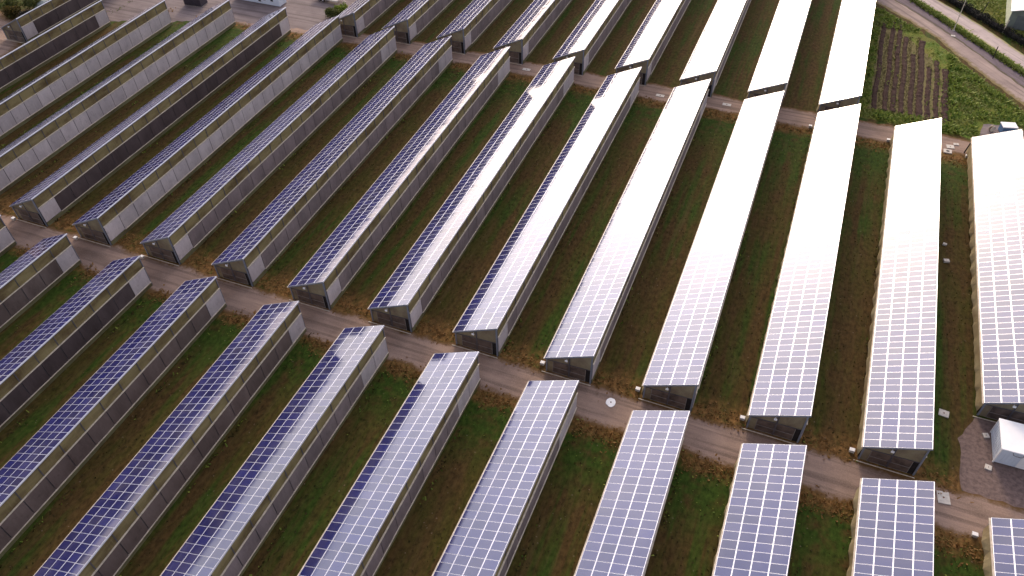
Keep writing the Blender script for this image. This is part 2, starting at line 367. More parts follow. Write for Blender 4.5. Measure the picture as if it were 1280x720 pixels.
def greenhouse(near, far, label, group, cur='mid', first='light', panels=True, rows=67, detail=True):
    nx, ny = near; fx, fy = far
    L = round(math.hypot(fx - nx, fy - ny), 1); rz = math.atan2(-(fx - nx), fy - ny)
    rt = empty('solar_greenhouse', (nx, ny, 0), rz); tag(rt, label, 'greenhouse', group)
    NR = max(1, round(L / 1.0)); pitch = L / NR; nb = max(1, round(L / 3.05)); bay = (L - .5) / nb
    ya, yb = .25, L - .25; xa, xb = .16, CW - .14
    za = H1 + xa * SZ / SX; zb = H1 + xb * SZ / SX
    MW = rt.matrix_basis.copy() if False else Matrix.Translation((nx, ny, 0)) @ Matrix.Rotation(rz, 4, 'Z')
    q = random.Random(int(nx * 17 + ny * 3))
    # roof sheet and its bright steel edge
    def roof():
        m = MB(); c = lambda u, y, o: roofpt(u, y, o)
        m.hexa([c(-.0, 0, -.10), c(W_SL, 0, -.10), c(W_SL, L, -.10), c(-.0, L, -.10), c(-.0, 0, 0), c(W_SL, 0, 0), c(W_SL, L, 0), c(-.0, L, 0)])
        for k in range(5):
            u = min(max(k * PU, .04), W_SL - .04); m.hexa([c(u - .04, .0, .001), c(u + .04, .0, .001), c(u + .04, L, .001), c(u - .04, L, .001), c(u - .04, .0, .072), c(u + .04, .0, .072), c(u + .04, L, .072), c(u - .04, L, .072)], 1)
        return m
    link('roof', cached(('roof', L), roof, [M_sheet, M_tray]), rt)
    for fe, (y0, y1) in enumerate(((-.05, -.003), (L + .003, L + .05))):
        def fascia():
            m = MB(); c = roofpt
            m.hexa([c(0, y0, -.14), c(W_SL, y0, -.14), c(W_SL, y1, -.14), c(0, y1, -.14), c(0, y0, .05), c(W_SL, y0, .05), c(W_SL, y1, .05), c(0, y1, .05)])
            return m
        link('fascia', cached(('fascia', L, fe), fascia, [M_fascia]), rt)
    def gut():
        m = MB(); m.box(-.17, -.005, -.02, L + .02, H1 - .17, H1 - .05); return m
    link('gutter', cached(('gutter', L), gut, [M_fascia if False else M_rail]), rt)
    # modules: the ones that show largest are parts of their own
    solo = set()
    if panels:
        cand = []
        for r in range(NR):
            for k in range(4):
                p = MW @ roofpt((k + .5) * PU, (r + .5) * pitch, 0)
                if inframe(p, -2): cand.append(((p - Vector((0, 0, CAM_Z))).length, r, k))
        cand.sort(); solo = {(r, k) for _, r, k in cand[:100]}
    rest = MB()
    for r in range(NR):
        for k in range(4):
            tx, ty, sh = q.gauss(0, .0028), q.gauss(0, .0028), min(1, max(0, q.gauss(.45, .24)))
            if (r, k) in solo:
                me = panel_mesh(pitch)[int(sh * 6.99)]; o = link('solar_panel', me, rt)
                o.location = roofpt((k + .5) * PU, (r + .5) * pitch, .05); o.rotation_euler = (tx, ty, 0)
            else:
                panel_mb(rest, r * pitch + GAPY / 2, (r + 1) * pitch - GAPY / 2, k * PU + GAPU / 2, (k + 1) * PU - GAPU / 2, tx, ty, sh)
    if rest.f:
        o = rest.build('solar_panels', [M_alu, M_glass], rt); o['kind'] = 'stuff'
    # tall right wall
    ZT = 3.40; ZB = .72
    def upper():
        m = MB(); m.box(xb - .03, xb, ya, yb, ZT - .2, zb - .12); return m
    link('netting_wall', cached(('netting_wall', L), upper, [M_olive]), rt)
    # curtain: proud of the wall, one panel a bay, seams between
    m = MB(); mats = [M_cur[cur], M_cur['light'], M_cur[first]]
    for b in range(nb):
        y0, y1 = ya + b * bay + .055, ya + (b + 1) * bay - .055
        mi = 2 if b == 0 else (1 if b == nb - 1 else 0)
        tone = q.uniform(.72, 1.0)
        if cur == 'mid' and b in (nb - 2,): mi = 1
        m.box(xb + .05, xb + .13, y0, y1, ZB, ZT, mi, tone)
    if cur == 'dark': # the dark ones are rolled part way down behind a rail
        pass
    m.build('side_curtain', mats, rt)
    def rails():
        m = MB()
        m.box(xb + .04, xb + .20, ya, yb, ZT, ZT + .09); m.box(xb + .04, xb + .22, ya + bay, yb, ZB - .10, ZB)
        return m
    link('rail', cached(('rail', L), rails, [M_rail]), rt)
    def posts():
        m = MB()
        for b in range(nb + 1):
            y = ya + b * bay; m.box(xb + .001, xb + .06, y - .055, y + .055, .0, zb - .12)
        m.box(xb + .002, xb + .05, ya, yb, zb - .22, zb - .125)
        for b in range(0, nb + 1):
            y = ya + b * bay; m.box(xa - .06, xa - .001, y - .04, y + .04, 0, za - .12)
        return m
    link('frame', cached(('frame', L), posts, [M_post]), rt)
    def skirt():
        m = MB(); m.box(xb - .02, xb + .14, ya, yb, 0, ZB - .10); return m
    link('base_skirt', cached(('base_skirt', L), skirt, [M_skirt]), rt)
    # low left wall: beige film bellied out between the posts
    def lw():
        m = MB(); prev = None
        ns = nb * 4
        for i in range(ns + 1):
            y = ya + (yb - ya) * i / ns; bel = (.10 + .16 * abs(math.sin(i * math.pi / 4))) * (1 + .3 * math.sin(i * 1.7))
            cur_ = [(xa - .015, y, za - .14), (xa - .05 - bel * .4, y, 1.5), (xa - .10 - bel, y, .55), (xa - .03, y, 0)]
            if prev:
                for a in range(3): m.quad([prev[a], cur_[a], cur_[a + 1], prev[a + 1]])
            prev = cur_
        return m
    link('side_film', cached(('side_film', L), lw, [M_beige]), rt)
    # end walls
    for e, yy, s in ((0, ya, -1), (1, yb, 1)):
        def zr(x): return H1 + x * SZ / SX - .13
        m = MB(); zc = 2.15
        P = lambda x, z, o: (x, yy + s * o, z)
        def pl(x0, x1, zl0, zl1, z0, z1, o, mi):
            m.hexa([P(x0, zl0, o), P(x1, zl1, o), P(x1, zl1, o + .04), P(x0, zl0, o + .04), P(x0, z0, o), P(x1, z1, o), P(x1, z1, o + .04), P(x0, z0, o + .04)], mi)
        pl(xa, xb, 2.05, 2.35, zr(xa), zr(xb), 0, 0)      # netting gable
        if zr(xa) < 2.05: pass
        m.build('gable_netting', [M_gable], rt)
        m = MB(); pl(xa, 1.0, 0, 0, 2.04, 2.08, 0, 0); m.build('end_wall', [M_gable], rt)
        m = MB(); pl(5.2, xb, 0, 0, 2.28, 2.34, 0, 0); m.build('end_wall', [M_dark if e == 0 else M_gable], rt)  # near end: solid panel over the narrow opening, its shade painted as dark colour
        for x0, x1 in ((1.0, 3.08), (3.12, 5.2)):
            m = MB(); pl(x0, x1, .03, .03, 2.05 + .052 * x0, 2.05 + .052 * x1, .03, 0)
            d = m.build('door', [M_door], rt)
            if detail and e == 0:
                m = MB(); xm = (x0 + x1) / 2
                for bx in (x0 + .01, x1 - .06): m.box(bx, bx + .05, yy - .088, yy - .072, .05, 2.0 + .052 * x0)
                m.box(x0 + .062, x1 - .062, yy - .088, yy - .072, 1.0, 1.06); m.box(x0 + .062, x1 - .062, yy - .088, yy - .072, .05, .11)
                m.build('door_frame', [M_alu2], d)
                m = MB(); xx = x1 - .18 if x0 < 2 else x0 + .12
                m.box(xx, xx + .06, yy - .12, yy - .07, .95, 1.25); m.build('handle', [M_post], d)
        for x in (xa + .05, xb - .06):
            m = MB(); m.box(x - .09, x + .09, yy - .05 + s * .1, yy + .05 + s * .1, 0, zr(x)); m.build('corner_post', [M_fascia], rt)
        m = MB(); m.box(3.02, 3.18, yy + s * .08 - .03, yy + s * .08 + .03, .02, zr(3.1)); m.build('centre_post', [M_post], rt)
        m = MB(); pl(xa + .1, xb - .1, 2.06, 2.34, 2.14, 2.42, .075, 0); m.build('lintel', [M_rail if e else M_post], rt)
    if detail:
        m = MB(); m.box(2.62, 2.95, -.20, -.08, 3.10, 3.32); m.box(2.74, 2.83, -.08, .15, 3.16, 3.26); m.build('floodlight', [M_white], rt)
        m = MB(); m.box(-.3, xb + .1, -.24, -.16, 0, .08); m.build('threshold', [M_rail], rt)
    return rt

GB, GC, GA = 'solar greenhouses of the middle block', 'solar greenhouses of the front block', 'solar greenhouses of the back block'
NUM = ['', 'first', 'second', 'third', 'fourth', 'fifth', 'sixth', 'seventh', 'eighth', 'ninth', 'tenth', 'eleventh', 'twelfth', 'thirteenth']
# middle block: index: (near x, near y, far x, far y, curtain, label)
B = {
 -2: (-144.9, 47.0, -145.6, 112.6, 'dark', 'middle block greenhouse at far left with purplish dark side curtain, next to the short one'),
 -1: (-131.7, 50.5, -132.84, 117.1, 'light', 'middle block greenhouse with pale blue curtain, ending beside the dark storage box'),
 0: (-119.2, 55.2, -120.01, 121.9, 'light', 'middle block greenhouse with pale blue curtain, far end facing the white cabin'),
 1: (-105.9, 55.5, -106.7, 122.8, 'dark', 'middle block greenhouse, leftmost whose near door end shows, brown dark curtain'),
 2: (-93.5, 55.54, -94.4, 123.2, 'light', 'middle block greenhouse, pale grey curtain all along, second showing its near door end'),
 3: (-81.15, 55.85, -81.6, 122.85, 'mid', 'middle block greenhouse, third showing its door end, blue panels and one pale curtain bay'),
 4: (-68.65, 55.8, -69.38, 123.0, 'mid', 'middle block greenhouse, panels all blue, directly left of the first with bright strip'),
 5: (-56.2, 55.8, -57.18, 122.8, 'mid', 'middle block greenhouse, blue panels with one thin bright strip along the high edge'),
 6: (-44.07, 56.13, -44.53, 123.3, 'mid', 'middle block greenhouse, panels half dark blue and half glaring white'),
 7: (-32.03, 56.42, -32.2, 123.8, 'mid', 'middle block greenhouse, white glare with a thin dark blue band at the low edge'),
 8: (-19.83, 56.5, -19.82, 123.9, 'mid', 'middle block greenhouse, white panels, round pale slab on the track by its near end'),
 9: (-7.62, 56.72, -7.4, 124.2, 'mid', 'middle block greenhouse, glaring white panels, fourth from the right edge'),
 10: (4.59, 56.9, 4.95, 124.27, 'mid', 'middle block greenhouse, glaring white panels, third from the right edge'),
 11: (16.79, 57.14, 17.3, 124.3, 'mid', 'middle block greenhouse beside the field corner, beige film wall on its left, second from right'),
 12: (29.1, 68.2, 28.95, 125.1, 'mid', 'middle block greenhouse cut by the right edge, behind the white container'),
}
for i, (a, b_, c_, d_, cu, lb) in B.items():
    greenhouse((a, b_), (c_, d_), lb, GB, cu, first='light', panels=i >= 2, detail=i >= -1)
greenhouse((-155.8, 99.5), (-156.2, 133), 'short greenhouse in the top left corner, its near end facing the dirt yard', GB, 'dark', panels=False)
C = {
 1: (-107.2, 51.2, 'light', 'front block greenhouse at the left edge, only its far corner showing'),
 2: (-95.0, 51.45, 'brown', 'front block greenhouse, leftmost whose panels show, dark open side'),
 3: (-82.12, 51.41, 'dark', 'front block greenhouse, all blue panels, second from left with panels showing'),
 4: (-69.85, 51.74, 'brown', 'front block greenhouse, all blue panels, running into the bottom left corner'),
 5: (-57.2, 51.74, 'brown', 'front block greenhouse, blue panels with one greyish strip along the high edge'),
 6: (-45.1, 52.0, 'mid', 'front block greenhouse, panels half dark blue and half pinkish grey'),
 7: (-32.6, 52.3, 'mid', 'front block greenhouse, lilac panels with one dark blue column at the low edge'),
 8: (-20.3, 52.5, 'mid', 'front block greenhouse, first fully lilac one, far corner left of the round pale slab'),
 9: (-7.7, 52.8, 'mid', 'front block greenhouse, lilac panels and no wall showing, fourth from the right edge'),
 10: (4.62, 52.85, 'mid', 'front block greenhouse, lilac panels, third from the right edge'),
 11: (17.0, 53.05, 'mid', 'front block greenhouse, bluish panels with the rectangular slab beside its far corner'),
 12: (29.3, 53.0, 'mid', 'front block greenhouse cut off by the bottom right corner'),
}
CN = {4: .012, 5: .013, 8: -.006, 12: .018}
for i, (a, b_, cu, lb) in C.items():
    k = CN.get(i, 0.); greenhouse((a + k * 67, b_ - 67), (a, b_), lb, GC, cu, first='light', panels=i >= 2, detail=False)
A = {
 2: (-92.2, 125.3, 'mid', 'back block greenhouse, leftmost, beside the grey gravel yard'),
 3: (-80.6, 126.4, 'mid', 'back block greenhouse, all blue panels, second from left'),
 4: (-68.4, 126.5, 'mid', 'back block greenhouse, all blue panels, third from left'),
 5: (-56.1, 126.5, 'mid', 'back block greenhouse, blue panels, fourth from left, near door end showing'),
 6: (-43.8, 126.5, 'mid', 'back block greenhouse, blue panels with pale strip on the high edge, fifth from left'),
 7: (-31.7, 127.0, 'mid', 'back block greenhouse, white panels with blue columns on the low edge, fourth from right'),
 8: (-19.5, 127.0, 'mid', 'back block greenhouse, white panels, third from right'),
 9: (-7.3, 127.15, 'mid', 'back block greenhouse, glaring white panels, second from right'),
 10: (4.85, 127.1, 'mid', 'back block greenhouse, glaring white panels, right beside the ploughed field'),
}
for i, (a, b_, cu, lb) in A.items():
    greenhouse((a, b_), (a + .1, b_ + 67), lb, GA, cu, first='light', panels=False)

# ------------------------------------------------------------------ small things on the ground
def rbox(m, x0, x1, y0, y1, z0, z1, ch=.05, mi=0):   # chamfered-top box
    m.box(x0, x1, y0, y1, z0, z1 - ch, mi)
    m.hexa([(x0, y0, z1 - ch), (x1, y0, z1 - ch), (x1, y1, z1 - ch), (x0, y1, z1 - ch), (x0 + ch, y0 + ch, z1), (x1 - ch, y0 + ch, z1), (x1 - ch, y1 - ch, z1), (x0 + ch, y1 - ch, z1)], mi)
# utility boxes at the greenhouse corners
def ubox(x, y, label, big=.68):
    r = empty('utility_box', (x, y, 0)); tag(r, label, 'utility box', 'pale utility boxes at greenhouse corners')
    m = MB(); rbox(m, -.38 * big, .38 * big, -.3 * big, .3 * big, 0, .55 * big, .04); m.build('body', [M_pale], r)
    m = MB(); rbox(m, -.42 * big, .42 * big, -.34 * big, .34 * big, .552 * big, .64 * big, .03); m.build('lid', [M_white], r)
for x, y, lb in ((-106.1, 55.1, 'small pale box at the foot of the leftmost near door end'), (-93.6, 55.0, 'small pale box at the near left corner of the greenhouse with the long pale curtain'),
                 (-81.3, 55.2, 'small pale box by the near left corner of the third door end from the left'),
                 (-20.4, 57.4, 'small pale box at the near left corner of the greenhouse behind the round slab'),
                 (-8.3, 57.7, 'small pale box at the near left corner of the fourth middle greenhouse from the right'),
                 (4.1, 58.0, 'small pale box at the near left corner of the third middle greenhouse from the right'),
                 (16.2, 58.0, 'small pale box beside the near end of the beige-walled middle greenhouse'),
                 (4.3, 123.2, 'small pale box at the far left corner of the third middle greenhouse from the right'),
                 (16.9, 123.4, 'small pale box at the far left corner of the second middle greenhouse from the right'),
                 (29.0, 123.0, 'small pale box at the far left corner of the rightmost middle greenhouse'),
                 (28.6, 52.0, 'small pale box at the far left corner of the bottom right greenhouse')): ubox(x, y, lb)
def slab(name, x, y, sx, sy, rz, label, cat, hole=False, rnd_=False, h=.07):
    r = empty(name, (x, y, 0), rz); tag(r, label, cat)
    m = MB(); 
    if rnd_:
        n = 18; q = random.Random(3); ring = [(sx * math.cos(2 * math.pi * k / n) * q.uniform(.88, 1.08), sy * math.sin(2 * math.pi * k / n) * q.uniform(.88, 1.08)) for k in range(n)]
        m.quad([(a, b, h) for a, b in ring]); 
        for k in range(n): a, b = ring[k], ring[(k + 1) % n]; m.quad([(a[0] * 1.04, a[1] * 1.04, .005), (b[0] * 1.04, b[1] * 1.04, .005), (b[0], b[1], h), (a[0], a[1], h)])
    else: rbox(m, -sx, sx, -sy, sy, 0, h, .02)
    m.build('slab', [M_pale if not rnd_ else M_white], r)
    m = MB(); m.tube([(.0, 0, h - .01), (0, 0, h + .012)], sx * (.42 if hole else .16), n=14); m.build('cover', [M_black if hole else M_rust], r)
    return r
slab('manhole_slab', -10.8, 54.8, .58, .66, 0, 'round white slab lying on the lower gravel track', 'slab', rnd_=True)
slab('concrete_slab', 25.7, 55.5, .62, .75, R(8), 'pale rectangular slab on the track beside the bottom right greenhouses', 'slab', h=.1)
slab('concrete_slab', 25.7, 67.2, .55, .48, R(-6), 'pale slab in the grass alley left of the rightmost middle greenhouse', 'slab', h=.12)
slab('concrete_slab', 30.1, 65.6, .32, .32, R(20), 'small pale slab on the cobbles above the white container corner', 'slab', h=.15)
slab('concrete_slab', 30.2, 61.2, .34, .34, R(-10), 'small pale slab on the cobbles just below the container', 'slab', h=.15)
slab('drain_slab', 26.1, 123.6, .62, .55, 0, 'pale square slab with a dark round hole beside the upper track', 'drain', hole=True, h=.15)
slab('concrete_slab', 26.5, 125.2, .6, .5, R(10), 'pale slab next to the one with the dark hole', 'slab', h=.1)
slab('concrete_slab', 27.4, 126.3, .42, .3, R(10), 'smallest of the pale slabs on the upper track near the field', 'slab', h=.1)
for x, y, lb in ((-48.7, 125.0, 'flat pale slab on the upper track, leftmost of its row'), (-22.3, 124.5, 'flat pale slab on the upper track, second of its row'), (-10.4, 125.6, 'flat pale slab on the upper track, rightmost before the white roofs close in')):
    slab('concrete_slab', x, y, .75, .4, 0, lb, 'slab', h=.06)
slab('concrete_slab', 27.1, 166.9, .4, .3, 0, 'small pale slab at the foot of the tall street lamp', 'slab', h=.1)
slab('concrete_slab', 25.9, 95.1, .38, .28, R(15), 'pale block in the alley left of the rightmost middle greenhouse', 'slab', h=.3)
slab('concrete_slab', 25.7, 98.8, .26, .2, R(-15), 'smaller pale block farther up that alley', 'slab', h=.25)

# white container (right) -------------------------------------------------
r = empty('storage_container', (30.63, 62.14, 0), R(1)); tag(r, 'white flat roofed container with pale blue front on the cobbled yard', 'container')
m = MB(); m.box(.06, 6.0, .06, 4.2, .1, 2.5)
for k in range(16): m.box(.3 + k * .36, .44 + k * .36, .02, .059, .25, 2.3)
for k in range(10): m.box(.02, .059, .3 + k * .38, .44 + k * .38, .25, 2.3)
m.build('body', [simple('pale_blue_wall', (.68, .75, .84), .5, .4, .08, .8)], r)
m = MB(); rbox(m, -.04, 6.1, -.04, 4.3, 2.5, 2.62, .04); m.build('roof', [M_white], r)
m = MB()
for x0 in (0, 5.92):
    for y0 in (0, 4.12): m.box(x0, x0 + .13, y0, y0 + .13, 0, 2.495)
m.build('frame', [M_white], r)
for x0 in (1.15, 2.75):
    m = MB(); m.tube([(x0, -.03, 2.40), (x0 + .05, -.22, 2.30), (x0 + .3, -.3, 2.28), (x0 + .75, -.3, 2.28), (x0 + 1.0, -.22, 2.30), (x0 + 1.05, -.03, 2.40)], .035, n=6); m.build('awning_bar', [M_post], r)
m = MB(); m.box(2.2, 3.1, -.03, .018, .2, 2.2); d = m.build('door', [M_white], r)
m = MB(); m.box(2.9, 2.98, -.09, -.032, 1.05, 1.2); m.build('handle', [M_post], d)

# portable cabin (top left) ------------------------------------------------
r = empty('portable_cabin', (-109.6, 131.9, 0), R(0)); tag(r, 'white portable cabin with dark window strips beside the gravel yard', 'cabin')
m = MB(); m.box(-12, 0, 0, 2.5, .15, 2.55)
for k in range(30): m.box(-11.8 + k * .4, -11.6 + k * .4, -.04, -.001, .3, 2.4)
for k in range(6): m.box(.001, .04, .2 + k * .4, .4 + k * .4, .3, 2.4)
m.build('body', [simple('white_ribbed_wall', (.72, .78, .86), .5, .4, .08, .8)], r)
m = MB(); rbox(m, -12.1, .1, -.1, 2.6, 2.55, 2.68, .04); m.build('roof', [M_white], r)
for x0 in (-2.3, -4.3, -5.6, -8.6):
    m = MB(); m.box(x0, x0 + .85, -.07, -.041, .5 if x0 < -5 and x0 > -6 else 1.0, 2.2); fo = m.build('window', [M_white], r)
    m = MB(); m.box(x0 + .08, x0 + .77, -.085, -.071, .6 if x0 < -5 and x0 > -6 else 1.08, 2.12); m.build('pane', [simple('dark_pane', (.03, .06, .09), .2, .5)], fo)
# dark storage box
r = empty('storage_box', (-130.6, 125.6, 0), R(4)); tag(r, 'dark purplish storage box at the top edge behind the pale greenhouses', 'storage box')
m = MB(); m.box(0, 4.4, 0, 2.4, .12, 2.2)
for k in range(11): m.box(.2 + k * .38, .36 + k * .38, -.04, -.001, .25, 2.05)
m.build('body', [simple('dark_steel', (.05, .042, .055), .6, .4, .3, 2)], r)
m = MB(); rbox(m, -.06, 4.46, -.06, 2.46, 2.2, 2.3, .03); m.build('lid', [M_post], r)
m = MB(); m.box(.05, 4.35, .1, 2.3, 0, .118); m.build('base', [M_pale], r)
# trailer
r = empty('flatbed_trailer', (-104.6, 137.6, 0), R(-6)); tag(r, 'low dark flatbed trailer with a pale side rail parked on the gravel yard', 'trailer')
m = MB(); m.box(0, 6.5, 0, 2.3, .75, .9); m.build('bed', [M_post], r)
m = MB(); m.box(0, 6.5, -.06, -.002, .72, 1.0); m.box(0, 6.5, 2.302, 2.36, .72, 1.0); m.box(-.06, -.002, -.06, 2.36, .72, 1.0); m.box(6.502, 6.56, -.06, 2.36, .72, 1.0); m.build('side_rail', [M_pale], r)
m = MB(); m.tube([(6.5, .5, .7), (8.2, 1.15, .6)], .05, n=6); m.tube([(6.5, 1.8, .7), (8.2, 1.15, .6)], .05, n=6); m.build('drawbar', [M_post], r)
for x0 in (1.6, 2.6):
    for y0 in (.05, 2.0):
        m = MB(); m.tube([(x0, y0, .38), (x0, y0 + .25, .38)], .38, n=18); wh = m.build('wheel', [M_black], r)
        m = MB(); m.tube([(x0, y0 - .01, .38), (x0, y0 + .26, .38)], .18, n=12); m.build('rim', [M_alu], wh)

# blue booth by the field ---------------------------------------------------
r = empty('electrical_cabinet', (34.3, 132.0, 0), R(14)); tag(r, 'small blue cabinet with white lid on the paved pad by the field', 'cabinet')
m = MB(); m.box(0, 2.2, 0, 1.5, .1, 1.35); m.build('body', [simple('blue_paint', (.10, .20, .36), .5, .4, .15, 2)], r)
m = MB(); rbox(m, -.08, 2.28, -.08, 1.6, 1.35, 1.5, .04); m.build('lid', [M_white], r)
m = MB(); m.box(.1, 2.1, .1, 1.4, 0, .098); m.build('plinth', [M_pale], r)
for x0 in (.15, 1.15):
    m = MB(); m.box(x0, x0 + .9, -.03, -.001, .2, 1.28); d = m.build('door', [simple('darker_blue_paint', (.08, .16, .30), .5, .4)], r)
    m = MB(); m.box(x0 + .72, x0 + .78, -.06, -.031, .65, .85); m.build('handle', [M_alu], d)
r = empty('cable_reel', (32.9, 132.6, 0), R(30)); tag(r, 'small tan cable reel standing left of the blue cabinet', 'reel')
for y0 in (-.25, .2):
    m = MB(); m.tube([(0, y0, .5), (0, y0 + .06, .5)], .5, n=18); m.build('flange', [M_rail], r)
m = MB(); m.tube([(0, -.19, .5), (0, .2, .5)], .25, n=14); m.build('drum', [M_rust], r)

# farm building top right ----------------------------------------------------
r = empty('farm_building', (36.9, 174.2, 0), R(-4)); tag(r, 'white roofed building with grey end wall in the top right corner', 'building')
WB, LB = 12., 22.
m = MB()
m.hexa([(.0, 0, 0), (WB, 0, 0), (WB, LB, 0), (0, LB, 0), (0, 0, 3.6), (WB, 0, 3.6), (WB, LB, 3.6), (0, LB, 3.6)])
m.hexa([(0, .0, 3.6), (WB, .0, 3.6), (WB, LB, 3.6), (0, LB, 3.6), (WB / 2 - .01, 0, 5.2), (WB / 2 + .01, 0, 5.2), (WB / 2 + .01, LB, 5.2), (WB / 2 - .01, LB, 5.2)])
m.build('wall', [simple('grey_render', (.20, .22, .19), .8, .2, .25, .7)], r)
m = MB()
for sx0, sx1, z0, z1 in ((-.3, WB / 2, 3.55, 5.28), (WB + .3, WB / 2, 3.55, 5.28)):
    m.hexa([(sx0, -.3, z0), (sx1, -.3, z1), (sx1, LB + .3, z1), (sx0, LB + .3, z0), (sx0, -.3, z0 + .12), (sx1, -.3, z1 + .12), (sx1, LB + .3, z1 + .12), (sx0, LB + .3, z0 + .12)])
m.build('roof', [M_white], r)
m = MB(); m.box(-.06, -.002, .1, LB - .1, .02, 3.5)
for k in range(20): m.box(-.1, -.061, .4 + k * 1.08, .5 + k * 1.08, .1, 3.45)
m.build('side_cladding', [simple('cream_cladding', (.68, .72, .56), .6, .3, .1, 1)], r)
m = MB(); m.box(1.2, 4.0, -.06, -.002, .02, 2.9); m.build('door', [simple('grey_door', (.14, .15, .15), .6, .3)], r)

# lamp, posts -----------------------------------------------------------------
r = empty('street_lamp', (27.2, 169.5, 0)); tag(r, 'tall thin pale street lamp on the grass strip beside the concrete lane', 'street lamp')
m = MB(); m.tube([(0, 0, 0), (0, 0, .5), (0, 0, 7.0), (.05, 0, 7.25)], [.13, .09, .055, .05]); m.build('pole', [M_rail], r)
m = MB(); m.hexa([(-.45, -.16, 7.25), (.55, -.16, 7.25), (.55, .16, 7.25), (-.45, .16, 7.25), (-.35, -.1, 7.42), (.45, -.1, 7.42), (.45, .1, 7.42), (-.35, .1, 7.42)]); m.build('lamp_head', [M_white], r)
m = MB(); m.box(-.22, .22, -.22, .22, 0, .1); m.build('base', [M_pale], r)
def post(x, y, h, mat, label, lean=(0, 0), arm=0):
    r = empty('roadside_post', (x, y, 0)); tag(r, label, 'post')
    m = MB(); m.tube([(0, 0, 0), (lean[0] * .5, lean[1] * .5, h * .5), (lean[0], lean[1], h)], [.10, .09, .08]); m.build('shaft', [mat], r)
    m = MB(); m.tube([(lean[0], lean[1], h), (lean[0], lean[1], h + .06)], .11); m.build('cap', [mat], r)
post(34.1, 159.7, 2.4, M_black, 'short black post standing at the near side of the concrete lane')
post(32.7, 179.6, 2.4, M_black, 'leaning dark post on the grass beyond the dark hedge', (.4, .1))
post(36.2, 171.3, 2.8, M_rail, 'pale post at the near corner of the white roofed building', (.2, 0))
post(-153.4, 94.9, 2.2, M_post, 'thin dark post on the dirt yard at the upper left edge', (-.3, .1))
# gate bars across alleys, as thin dark props at the greenhouse corners
post(28.6, 124.2, 1.6, M_black, 'dark propped bar at the far left corner of the rightmost greenhouse', (.35, .5))

# ------------------------------------------------------------------ vegetation
def tuft(m, x, y, h, w, q, z=0.):
    a = q.uniform(0, 2 * math.pi); k = q.uniform(.7, 1.7) * h; lx, ly = -math.sin(a) * k, math.cos(a) * k
    dx, dy = math.cos(a) * w, math.sin(a) * w
    m.quad([(x - dx, y - dy, z), (x + dx, y + dy, z), (x + dx * .6 + lx, y + dy * .6 + ly, z + h), (x - dx * .6 + lx, y - dy * .6 + ly, z + h)])
def in_shed(x, y):
    i = round((x + 32.1) / 12.3 - .25); x0 = -32.1 + i * 12.3
    return x0 - .25 < x < x0 + 6.3
q = random.Random(21)
gd, gs, gl = MB(), MB(), MB()
n = 0
while n < 9000:
    x, y = q.uniform(-165, 45), q.uniform(5, 195) if q.random() < .35 else q.uniform(5, 130)
    if not inframe((x, y, 0), 10): continue
    if 50.6 < y < 56.6 or 122.2 < y < 128.4 or (y < 128 and in_shed(x, y)) or y > 126 or x < -148 or (y > 118 and x < -94) or (x > 27 and 56 < y < 69): continue
    n += 1
    m = gd
    if 44 < y < 50 or 112 < y < 121: m = gl if q.random() < .42 else gd
    tuft(m, x, y, q.uniform(.04, .14), q.uniform(.04, .10), q)
for _ in range(14000):
    b0, b1, = q.choice(((48.8, 51.3), (56.2, 58.6), (120.4, 122.8), (49.2, 51)))
    x, y = q.uniform(-140, 45), q.gauss((b0 + b1) / 2, (b1 - b0) / 3)
    if not inframe((x, y, 0), 10) or in_shed(x, y) or (x > 27 and y > 56 and y < 80): continue
    tuft(gs, x, y, q.uniform(.05, .22), q.uniform(.05, .14), q)
for i in range(-2, 13):
    for blk0, blk1 in ((-14, 51.5), (56.8, 123)):
        for _ in range(620):
            y = q.uniform(blk0, blk1)
            if math.sin(y * .31 + i * 2.1) + .6 * math.sin(y * 1.3 + i) < q.uniform(-.5, 1.2): continue
            side = q.random() < .6; x = -32.1 + (i - 7) * 12.3 + (6.15 + abs(q.gauss(0, .28)) if side else -.12 - abs(q.gauss(0, .25)))
            if not inframe((x, y, 0), 5) or (i == 12 and 55 < y < 69): continue
            tuft(gl if q.random() < .3 else gd, x, y, q.uniform(.06, .26), q.uniform(.04, .12), q)
tag(gd.build('grass', [M_dull]), 'dull brown and olive grass growing in the alleys between greenhouses', 'grass', kind='stuff')
tag(gs.build('dry_grass', [M_strawb]), 'orange dry grass along the edges of the gravel tracks', 'dry grass', kind='stuff')
tag(gl.build('fresh_grass', [M_leaf]), 'fresh dark green grass at the alley ends near the tracks', 'fresh grass', kind='stuff')

# ploughed rows in the field
patch('field_bed', [(13.2, 133), (26.4, 132), (26.4, 150), (22.5, 157), (18.0, 164), (13.4, 168.5)], M_furrow, .016, 31, .35)
beds = [14.0, 15.8, 17.15, 18.45, 20.0, 21.45, 22.8, 24.2, 25.7]
tops = [168, 169.5, 169, 163.5, 156, 163, 152, 155, 152]
def soil_row(x, y0, y1, wd, mat, label, z):
    q = random.Random(int(x * 10)); m = MB(); prev = None; y = y0
    while y <= y1:
        wl, wr, h = wd * q.uniform(.75, 1.1), wd * q.uniform(.75, 1.1), .16 * q.uniform(.5, 1.2)
        xc = x + .10 * math.sin(y * .35)
        row = [(xc - wl, y, z - .02), (xc - wl * .5, y, z + h), (xc + wr * .5, y, z + h * q.uniform(.7, 1)), (xc + wr, y, z - .02)]
        if prev:
            for a in range(3): m.quad([prev[a], prev[a + 1], row[a + 1], row[a]])
        prev = row; y += .6
    tag(m.build('soil_row', [mat]), label, 'soil row', 'tilled rows in the small field')
